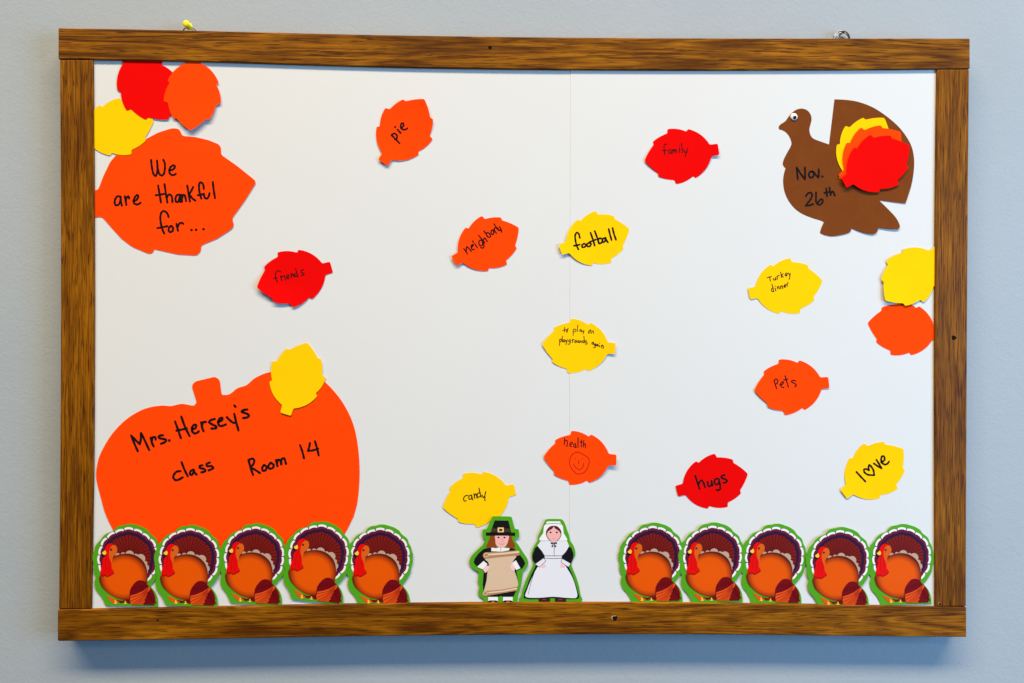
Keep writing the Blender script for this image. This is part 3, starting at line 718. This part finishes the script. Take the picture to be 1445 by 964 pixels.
def make_turkey():
    root = bpy.data.objects.new('printed_turkey', None); C.objects.link(root)
    card = sp([(800, 892), (795, 874), (778, 836), (747, 787), (717, 755), (699, 715), (693, 662), (705, 615), (690, 590), (681, 545), (685, 500), (672, 452), (672, 402), (688, 365), (692, 330), (714, 292), (740, 265), (760, 235), (790, 205),
               (830, 185), (862, 175), (885, 142), (925, 119), (965, 115), (1000, 104), (1050, 103), (1100, 117), (1140, 130), (1170, 147), (1196, 166), (1215, 195), (1247, 220), (1274, 246), (1285, 285), (1305, 316), (1313, 355),
               (1328, 396), (1324, 440), (1325, 480), (1310, 520), (1307, 560), (1290, 600), (1265, 640), (1236, 678), (1222, 695), (1250, 726), (1276, 765), (1295, 820), (1299, 874), (1299, 892)], n=2)
    mb = MB(t2w); mb.sheet(card, 0.0, th=0.0005); mb.build('card', GREEN, O0, root)
    # tail fan
    cx, cy = 1008, 428; h = 0.00008
    mb = MB(t2w); NF = 14; a0, a1 = math.radians(213), math.radians(-53)
    def P(r, a): return (cx+r*math.cos(a), cy-r*math.sin(a))
    st = (a0-a1)/NF
    base = [P(252, a1+(a0-a1)*k/48) for k in range(49)] + [(cx-40, cy+210), (cx+150, cy+260)][::1]
    base = [P(252, a1+(a0-a1)*k/48) for k in range(49)] + [P(150, a0+0.2), P(150, a1-0.2)]
    mb.fill(base, h, 0)
    for k in range(NF):
        s, e = a1+st*k, a1+st*(k+1); g = 0.012
        wob = 0.962+0.014*math.sin(k*2.1)
        bul = lambda t: 1+0.028*(1-(2*t-1)**2)
        def band(ra, rb, g, mi, hh):
            out = [P(ra*wob*bul(j/6), s+g+(e-s-2*g)*j/6) for j in range(7)]; inn = [P(rb*wob*bul(j/6), s+g+(e-s-2*g)*j/6) for j in range(6, -1, -1)]
            mb.fill(out+inn, hh, mi)
        band(297, 222, 0.0, 1, h*2)      # navy ground with plum and white bands
        band(272, 250, 0.012, 2, h*3)
        band(296, 275, 0.016, 3, h*3.5)
    for k in range(NF*2+1):
        a = a1+st*k/2
        mb.ribbon([P(60, a), P(150, a), P(216, a)], 5.0, h*2.5, 4)
    mb.build('tail_fan', [BRICK, NAVY, PLUM, PW, BRICKD], O0, root)
    # pale ruff, breast
    mb = MB(t2w)
    for i, (x, y, r) in enumerate([(910, 404, 22), (960, 396, 22), (1022, 398, 42), (1082, 408, 22), (1128, 432, 44), (1170, 476, 22), (1176, 520, 34), (1182, 562, 18)]):
        mb.fill(ell(x, y, r, r), h*(4+i*0.12), 0)
    mb.build('ruff', [TAN], O0, root)
    mb = MB(t2w)
    body = sp([(868, 425), (905, 402), (950, 389), (1010, 385), (1070, 397), (1120, 425), (1160, 465), (1185, 520), (1198, 590), (1196, 640), (1178, 720), (1135, 780), (1070, 815), (1000, 829), (930, 820), (870, 795),
               (810, 755), (765, 710), (743, 660), (738, 622), (752, 592), (800, 520)], True, 3)
    v2, f = cdt(body, 40); mb.tri(v2, f, h*6, 0); mb.build('breast', [BREAST], O0, root)
    # legs and feet
    mb = MB(t2w)
    mb.fill(sp([(815, 792), (850, 805), (905, 835), (935, 850), (905, 862), (880, 868), (845, 835)], True, 3), h*5.2, 0)
    mb.fill(sp([(905, 828), (960, 838), (1035, 820), (1032, 866), (990, 850), (950, 862), (925, 845)], True, 3), h*5.4, 1)
    mb.ribbon([(895, 842), (902, 866)], 14, h*6.6, 2); mb.ribbon([(885, 866), (912, 862)], 8, h*6.8, 2)
    mb.ribbon([(990, 846), (992, 866)], 12, h*6.6, 2); mb.ribbon([(980, 868), (1002, 864)], 8, h*6.8, 2)
    mb.build('foot', [FEA, MAROON, YEL], O0, root)
    # head with wattle, beak, eye
    mb = MB(t2w); mb.fill(sp([(845, 308), (880, 306), (900, 325), (906, 355), (895, 390), (873, 412), (862, 435), (862, 470), (856, 500), (840, 470), (826, 410), (826, 355), (832, 325)], True, 3), h*7, 0)
    hd = mb.build('head', [HEADO], O0, root)
    mb = MB(t2w)
    mb.fill(sp([(870, 301), (845, 291), (815, 299), (795, 325), (787, 360), (800, 372), (797, 408), (780, 422), (765, 455), (770, 480), (760, 510), (750, 560), (753, 598), (773, 610), (790, 599), (810, 614), (842, 601), (862, 587),
                (880, 574), (872, 550), (858, 532), (855, 500), (850, 470), (836, 440), (828, 400), (830, 365), (838, 335), (852, 315)], True, 2), h*8, 0)
    mb.ribbon([(805, 380), (800, 440), (795, 500), (798, 560)], 3, h*8.5, 1); mb.ribbon([(825, 440), (832, 500), (828, 570)], 3, h*8.5, 1)
    mb.ribbon(sp([(755, 585), (775, 606), (792, 594), (812, 609), (842, 597), (874, 574)], n=3), 9, h*8.6, 1)
    mb.build('wattle', [REDP, REDD], O0, hd)
    mb = MB(t2w); mb.fill([(790, 356), (760, 382), (770, 394), (782, 402), (798, 398), (803, 378)], h*9, 0); mb.fill([(757, 384), (768, 396), (782, 404), (772, 414), (757, 402)], h*9.3, 1)
    mb.build('beak', [YEL, PB], O0, hd)
    mb = MB(t2w); mb.fill(ell(848, 350, 10, 11, 12), h*9, 0); mb.fill(ell(846, 346, 3, 3, 8), h*9.5, 1); mb.build('eye', [PB, HEADO], O0, hd)
    # folded wing
    mb = MB(t2w)
    mb.fill(rnd([(1030, 790), (1031, 745), (1046, 708), (1074, 668), (1100, 645), (1125, 638), (1155, 641), (1182, 655), (1202, 682), (1232, 712), (1260, 752), (1276, 800), (1272, 822), (1288, 858), (1268, 852), (1266, 874), (1050, 874), (1036, 840)], 6), h*10, 0)
    mb.fill(rnd([(1214, 699), (1152, 745), (1097, 770), (1038, 788), (1036, 838), (1050, 873), (1163, 873), (1160, 858), (1176, 845), (1172, 826), (1186, 812), (1182, 794), (1198, 778), (1196, 758), (1212, 744), (1228, 716)], 3), h*11, 1)
    for k, (ex, ey) in enumerate([(1040, 806), (1043, 842), (1060, 868), (1088, 870), (1114, 870), (1140, 868)]):
        mx_, my_ = (1208+ex)/2+8, (712+ey)/2+14
        mb.ribbon(sp([(1206, 714), (mx_, my_), (ex, ey)], n=4), 9-k*0.5, h*(11.5+k*0.1), 2)
    for k in range(6):
        mb.ribbon([(1060+k*24, 690-k*5+10), (1052+k*26, 735-k*3)], 2.5, h*14, 3)
    for k in range(4):
        mb.ribbon([(1215+k*14, 735+k*26), (1205+k*18, 800+k*18)], 3, h*14, 3)
    mb.build('wing', [MAROON, FEA, FEAD, MARD], O0, root)
    return root

def copy_tree(o, parent=None):
    c = o.copy(); C.objects.link(c); c.parent = parent
    for ch in o.children: copy_tree(ch, c)
    return c

turkeys = [((157.4, 775.4), 1.1, 1.01), ((244.0, 776.0), 2.2, 1.0), ((336.4, 772.9), 3.3, 1.0), ((428.1, 768.5), 7.0, 1.0), ((513.2, 775.9), 0, 1.0),
           ((897.7, 773.4), -1.0, 1.0), ((982.3, 773.4), -1.3, 1.0), ((1070.5, 773.4), 2.6, 1.0), ((1161.8, 779.2), -0.4, 1.0), ((1249.2, 775.7), -1.0, 1.01)]
ORD = ['nearest to the pilgrim man', 'second from the pilgrim man', 'third from the pilgrim man', 'fourth from the pilgrim man', 'fifth from the pilgrim man, beside the stile']
ORW = [s.replace('man', 'woman') for s in ORD]
proto = make_turkey()
eye_local = t2w((848, 350), 0)
for i, ((ex, ey), rot, sc) in enumerate(turkeys):
    t = proto if i == 0 else copy_tree(proto)
    if i < 5: lab = 'printed turkey card along the bottom rail, %s' % ORD[4-i]
    else: lab = 'printed turkey card along the bottom rail, %s' % ORW[i-5]
    tag(t, lab, 'turkey card', 'printed turkey cards along the bottom rail')
    lay = 0.0022 if i in (1, 3, 6, 8) else 0.0015
    e = w(ex, ey, P_BOARD-lay); sc *= 0.998
    lean = [0.006, 0.004, 0.010, 0.008, 0.012, 0.016, 0.010, 0.009, 0.014, 0.006][i]
    Rm = Matrix.Rotation(lean, 3, 'X') @ Matrix.Rotation(math.radians(rot), 3, 'Y')
    t.rotation_euler = Rm.to_euler(); t.scale = (sc, 1, sc)
    off = Rm @ Vector((eye_local.x*sc, 0, eye_local.z*sc))
    loc = e-off; t.location = (loc.x, P_BOARD-lay, loc.z)

# pilgrim figures
pc = crop(650, 720, 6.885)
SKIN = gloss('print_skin', (238, 178, 176)); HAIRB = gloss('print_brown_hair', (138, 68, 24)); PARCH = gloss('print_parchment', (214, 186, 158)); PARCHD = gloss('print_parchment_shade', (176, 132, 96)); PARCHL = gloss('print_parchment_light', (228, 202, 176))
BAND = gloss('print_hat_band', (66, 52, 34)); GOLD = gloss('print_buckle', (240, 206, 140)); DBR = gloss('print_dark_brown', (84, 34, 12)); HAIRD = gloss('print_dark_hair', (86, 36, 38)); LINE = gloss('print_outline', (60, 56, 66)); CLOTH = gloss('print_apron', (226, 226, 238)); PINK = gloss('print_hand_pink', (240, 196, 200)); SHOE = gloss('print_shoe', (52, 32, 26)); NAVYP = gloss('print_eye', (22, 20, 52)); BLUSH = gloss('print_blush', (214, 120, 124))

class Fig:
    def __init__(s, name, base, layer, lean, label):
        s.layer = layer; s.base = pc([base])[0]; s.lean = lean
        s.root = bpy.data.objects.new(name, None); C.objects.link(s.root)
        s.org = w(s.base[0], s.base[1], P_BOARD); s.org.y = P_BOARD-layer; s.root.location = s.org
        tag(s.root, label, 'pilgrim card', 'pilgrim cards on the bottom rail')
    def to_w(s, p, h):
        px = (650+p[0]/6.885, 720+p[1]/6.885)
        q = w(px[0], px[1], P_BOARD); q.y = P_BOARD-s.layer-h-s.lean*(s.base[1]-px[1])*K; return q
    def part(s, name, mats, draw, parent=None):
        mb = MB(s.to_w); draw(mb); return mb.build(name, mats, s.org, parent or s.root)
H = 0.00008
man = Fig('pilgrim_man', (395, 890), 0.0019, 0.008, 'printed pilgrim man card with buckled hat holding a blank scroll')
man.part('card', [GREEN], lambda m: m.sheet(rnd([(310, 55), (495, 58), (525, 180), (565, 180), (570, 262), (535, 268), (525, 290), (560, 332), (603, 400), (650, 470), (658, 512), (640, 560), (605, 590), (600, 640), (590, 700), (580, 760),
    (560, 812), (550, 898), (237, 898), (225, 862), (175, 832), (170, 790), (185, 740), (168, 690), (175, 640), (175, 595), (120, 567), (90, 530), (84, 490), (105, 440), (160, 385), (210, 340), (235, 300), (240, 272), (215, 265), (212, 182), (255, 180), (275, 130)], 14), 0, th=0.0005))
man.part('coat', [PB], lambda m: m.fill(rnd([(295, 360), (475, 360), (530, 375), (575, 428), (613, 478), (628, 515), (602, 560), (575, 572), (540, 580), (552, 650), (552, 740), (530, 800), (512, 838), (405, 838), (395, 826), (372, 838), (265, 838), (222, 780), (215, 720),
    (220, 640), (226, 590), (200, 560), (160, 545), (125, 505), (140, 460), (180, 410), (230, 368)], 14), H))
for x0, x1 in ((268, 362), (412, 505)):
    man.part('stocking', [PW], lambda m: m.fill([(x0, 838), (x1, 838), (x1, 878), (x0, 878)], H*2))
    man.part('shoe', [PB, YEL], lambda m: (m.fill(rnd([(x0-6, 884), (x0+14, 872), (x1-14, 872), (x1+2, 884), (x1+2, 898), (x0-6, 898)], 6), H*2.5), m.ribbon([(x0+36, 889), (x1-32, 889)], 8, H*3, 1)))
man.part('collar', [PW, LINE], lambda m: (m.fill([(298, 358), (345, 365), (390, 352), (440, 362), (476, 364), (470, 385), (395, 398), (298, 394)], H*2), m.ribbon([(390, 356), (391, 394)], 4, H*2.5, 1)))
for poly in ([(290, 240), (342, 240), (340, 300), (350, 350), (320, 362), (296, 358), (270, 362), (244, 352), (264, 315), (278, 280)], [(460, 240), (495, 240), (505, 290), (530, 330), (524, 374), (505, 362), (482, 368), (440, 350), (460, 305)]):
    man.part('hair', [HAIRB], lambda m: m.fill(rnd(poly, 10), H*3))
face = man.part('face', [SKIN], lambda m: m.fill(sp([(342, 236), (462, 236), (462, 290), (448, 330), (425, 352), (395, 358), (362, 350), (342, 325), (337, 285)], True, 3), H*4))
for ex in (368, 426):
    man.part('eye', [NAVYP], lambda m: m.fill(ell(ex, 260, 10, 8, 12), H*5), face)
man.part('mouth', [BLUSH], lambda m: (m.ribbon(sp([(378, 316), (392, 326), (410, 326), (424, 314)], n=3), 4, H*5), m.ribbon([(402, 268), (412, 296), (400, 300)], 3, H*5)), face)
hat = man.part('hat', [PB], lambda m: (m.fill([(332, 95), (464, 97), (492, 213), (290, 213)], H*5), m.fill(rnd([(247, 211), (529, 213), (529, 243), (247, 241)], 3), H*5.4)))
man.part('hat_band', [BAND], lambda m: m.fill([(303, 172), (482, 174), (488, 208), (295, 208)], H*6), hat)
man.part('buckle', [GOLD, DBR], lambda m: (m.fill(rnd([(360, 163), (419, 163), (419, 209), (360, 209)], 4), H*7), m.fill([(374, 175), (405, 175), (405, 199), (374, 199)], H*7.5, 1)), hat)
scroll = man.part('scroll', [PARCH, PARCHL], lambda m: m.fill(sp([(240, 462), (400, 448), (540, 436), (505, 500), (525, 590), (548, 660), (548, 745), (400, 775), (236, 800), (232, 760), (252, 680), (260, 600), (275, 540), (268, 500)], True, 3), H*6))
man.part('top_roll', [PARCHD, PARCHL, PARCH], lambda m: (m.fill(rnd([(215, 428), (235, 405), (400, 397), (560, 384), (576, 400), (572, 434), (400, 448), (242, 467), (220, 455)], 10), H*7),
    m.ribbon([(280, 425), (420, 416), (560, 400)], 18, H*7.5, 1), m.ribbon(sp([(245, 450), (268, 440), (266, 415), (245, 412), (228, 425), (232, 445), (245, 450)], n=3), 8, H*8, 2)), scroll)
man.part('bottom_roll', [PARCHD, PARCHL, PARCH], lambda m: (m.fill(rnd([(208, 800), (230, 780), (400, 766), (548, 738), (556, 755), (550, 776), (400, 802), (240, 829), (212, 822)], 9), H*7),
    m.ribbon([(275, 796), (420, 780), (540, 756)], 14, H*7.5, 1), m.ribbon(sp([(235, 822), (258, 812), (258, 792), (240, 786), (222, 798), (224, 816), (235, 822)], n=3), 7, H*8, 2)), scroll)
for cuff, hand, fing in (([(160, 545), (224, 487), (263, 520), (216, 570)], [(218, 570), (240, 538), (272, 535), (280, 555), (262, 585), (238, 602), (228, 585)], [(232, 598), (250, 572)]),
                         ([(499, 510), (536, 480), (581, 560), (540, 577)], [(480, 535), (505, 520), (522, 545), (526, 578), (505, 584), (488, 565)], [(500, 580), (500, 555)])):
    man.part('cuff', [PW, LINE], lambda m: (m.fill(rnd(cuff, 5), H*8), m.ribbon([cuff[2], cuff[3]], 4, H*8.4, 1)))
    man.part('hand', [PINK], lambda m: m.fill(sp(hand, True, 3), H*9))

woman = Fig('pilgrim_woman', (880, 890), 0.0011, 0.012, 'printed pilgrim woman card in white bonnet, cape and long apron')
woman.part('card', [GREEN], lambda m: m.sheet(sp([(835, 86), (870, 82), (960, 83), (988, 90), (1008, 118), (1030, 180), (1055, 250), (1062, 290), (1092, 335), (1112, 392), (1110, 440), (1086, 482), (1076, 520), (1088, 565), (1120, 640), (1150, 740), (1163, 820), (1166, 898),
    (876, 898), (584, 898), (590, 820), (610, 740), (650, 640), (690, 560), (706, 510), (690, 450), (695, 390), (720, 335), (750, 290), (752, 248), (775, 200), (800, 145), (818, 100)], True, 2), 0, th=0.0005))
woman.part('dress', [PB], lambda m: m.fill(sp([(745, 345), (712, 390), (696, 440), (700, 485), (727, 520), (722, 550), (682, 630), (642, 740), (612, 852), (760, 862), (900, 852), (1040, 862), (1146, 856), (1142, 800), (1118, 720), (1080, 610), (1050, 545), (1078, 505), (1096, 440), (1085, 390), (1050, 345), (900, 320)], True, 2), H))
for x0, x1 in ((757, 868), (915, 1025)):
    woman.part('shoe', [SHOE, gloss('print_shoe_light', (120, 84, 62))], lambda m: (m.fill(rnd([(x0, 852), (x1, 852), (x1, 888), (x0, 888)], 6), H*2), m.ribbon([(x0+40, 866), (x1-40, 866)], 7, H*2.5, 1)))
woman.part('apron', [CLOTH, LINE], lambda m: (m.fill(sp([(820, 462), (900, 464), (980, 462), (1020, 540), (1080, 640), (1118, 750), (1130, 842), (1050, 850), (900, 838), (760, 848), (633, 840), (645, 770), (690, 660), (740, 560), (785, 500)], True, 3), H*3),
    m.ribbon(sp([(725, 575), (690, 680), (655, 815)], n=4), 4, H*3.5, 1)))
woman.part('cape', [CLOTH, LINE], lambda m: (m.fill(rnd([(780, 292), (1030, 292), (1053, 345), (1020, 400), (985, 437), (815, 437), (790, 395), (744, 340)], 8), H*4), m.ribbon([(908, 340), (908, 434)], 5, H*4.5, 1), m.ribbon([(770, 293), (1030, 293)], 3, H*4.5, 1)))
woman.part('waistband', [CLOTH, LINE], lambda m: (m.fill([(814, 440), (982, 440), (978, 466), (818, 466)], H*5), m.ribbon([(814, 440), (900, 441), (982, 440)], 4, H*5.4, 1), m.ribbon([(816, 462), (900, 466), (980, 462)], 4, H*5.4, 1)))
for cuff, hc in (([(722, 520), (805, 461), (826, 490), (765, 549)], (800, 535)), ([(986, 467), (1069, 515), (1046, 549), (974, 500)], (990, 535))):
    woman.part('hand', [PINK], lambda m: m.fill(ell(hc[0], hc[1], 26, 22, 16), H*4.5))
    woman.part('cuff', [CLOTH, LINE], lambda m: (m.fill(rnd(cuff, 4), H*5.5), [m.ribbon([cuff[k], cuff[(k+1) % 4]], 3.5, H*(5.8+k*0.05), 1) for k in range(4)]))
bonnet = woman.part('bonnet', [PW, LINE], lambda m: (m.fill(rnd([(836, 104), (964, 104), (974, 128), (992, 150), (1000, 220), (1036, 280), (1030, 293), (765, 291), (764, 270), (800, 220), (808, 150), (828, 128)], 8), H*6), m.ribbon([(826, 130), (900, 124), (976, 130)], 5, H*6.4, 1)))
woman.part('hair', [HAIRD], lambda m: m.fill(sp([(903, 146), (942, 155), (972, 190), (978, 225), (968, 260), (940, 292), (903, 300), (866, 292), (838, 260), (828, 225), (834, 190), (864, 155)], True, 3), H*7))
face = woman.part('face', [SKIN], lambda m: m.fill(sp([(903, 152), (915, 172), (955, 200), (970, 230), (962, 258), (935, 290), (905, 310), (872, 290), (845, 258), (837, 230), (850, 200), (892, 172)], True, 3), H*8))
for ex in (873, 933):
    woman.part('eye', [PB], lambda m: m.fill(ell(ex, 211, 10, 8, 12), H*9), face)
woman.part('mouth', [BLUSH], lambda m: m.ribbon(sp([(892, 272), (903, 275), (914, 272)], n=3), 3, H*9), face)
woman.part('bow', [PB], lambda m: (m.fill([(875, 305), (903, 314), (932, 305), (935, 322), (905, 318), (876, 322)], H*10), m.fill([(902, 316), (880, 350), (896, 352)], H*10.3), m.fill([(906, 316), (930, 350), (914, 352)], H*10.3)))
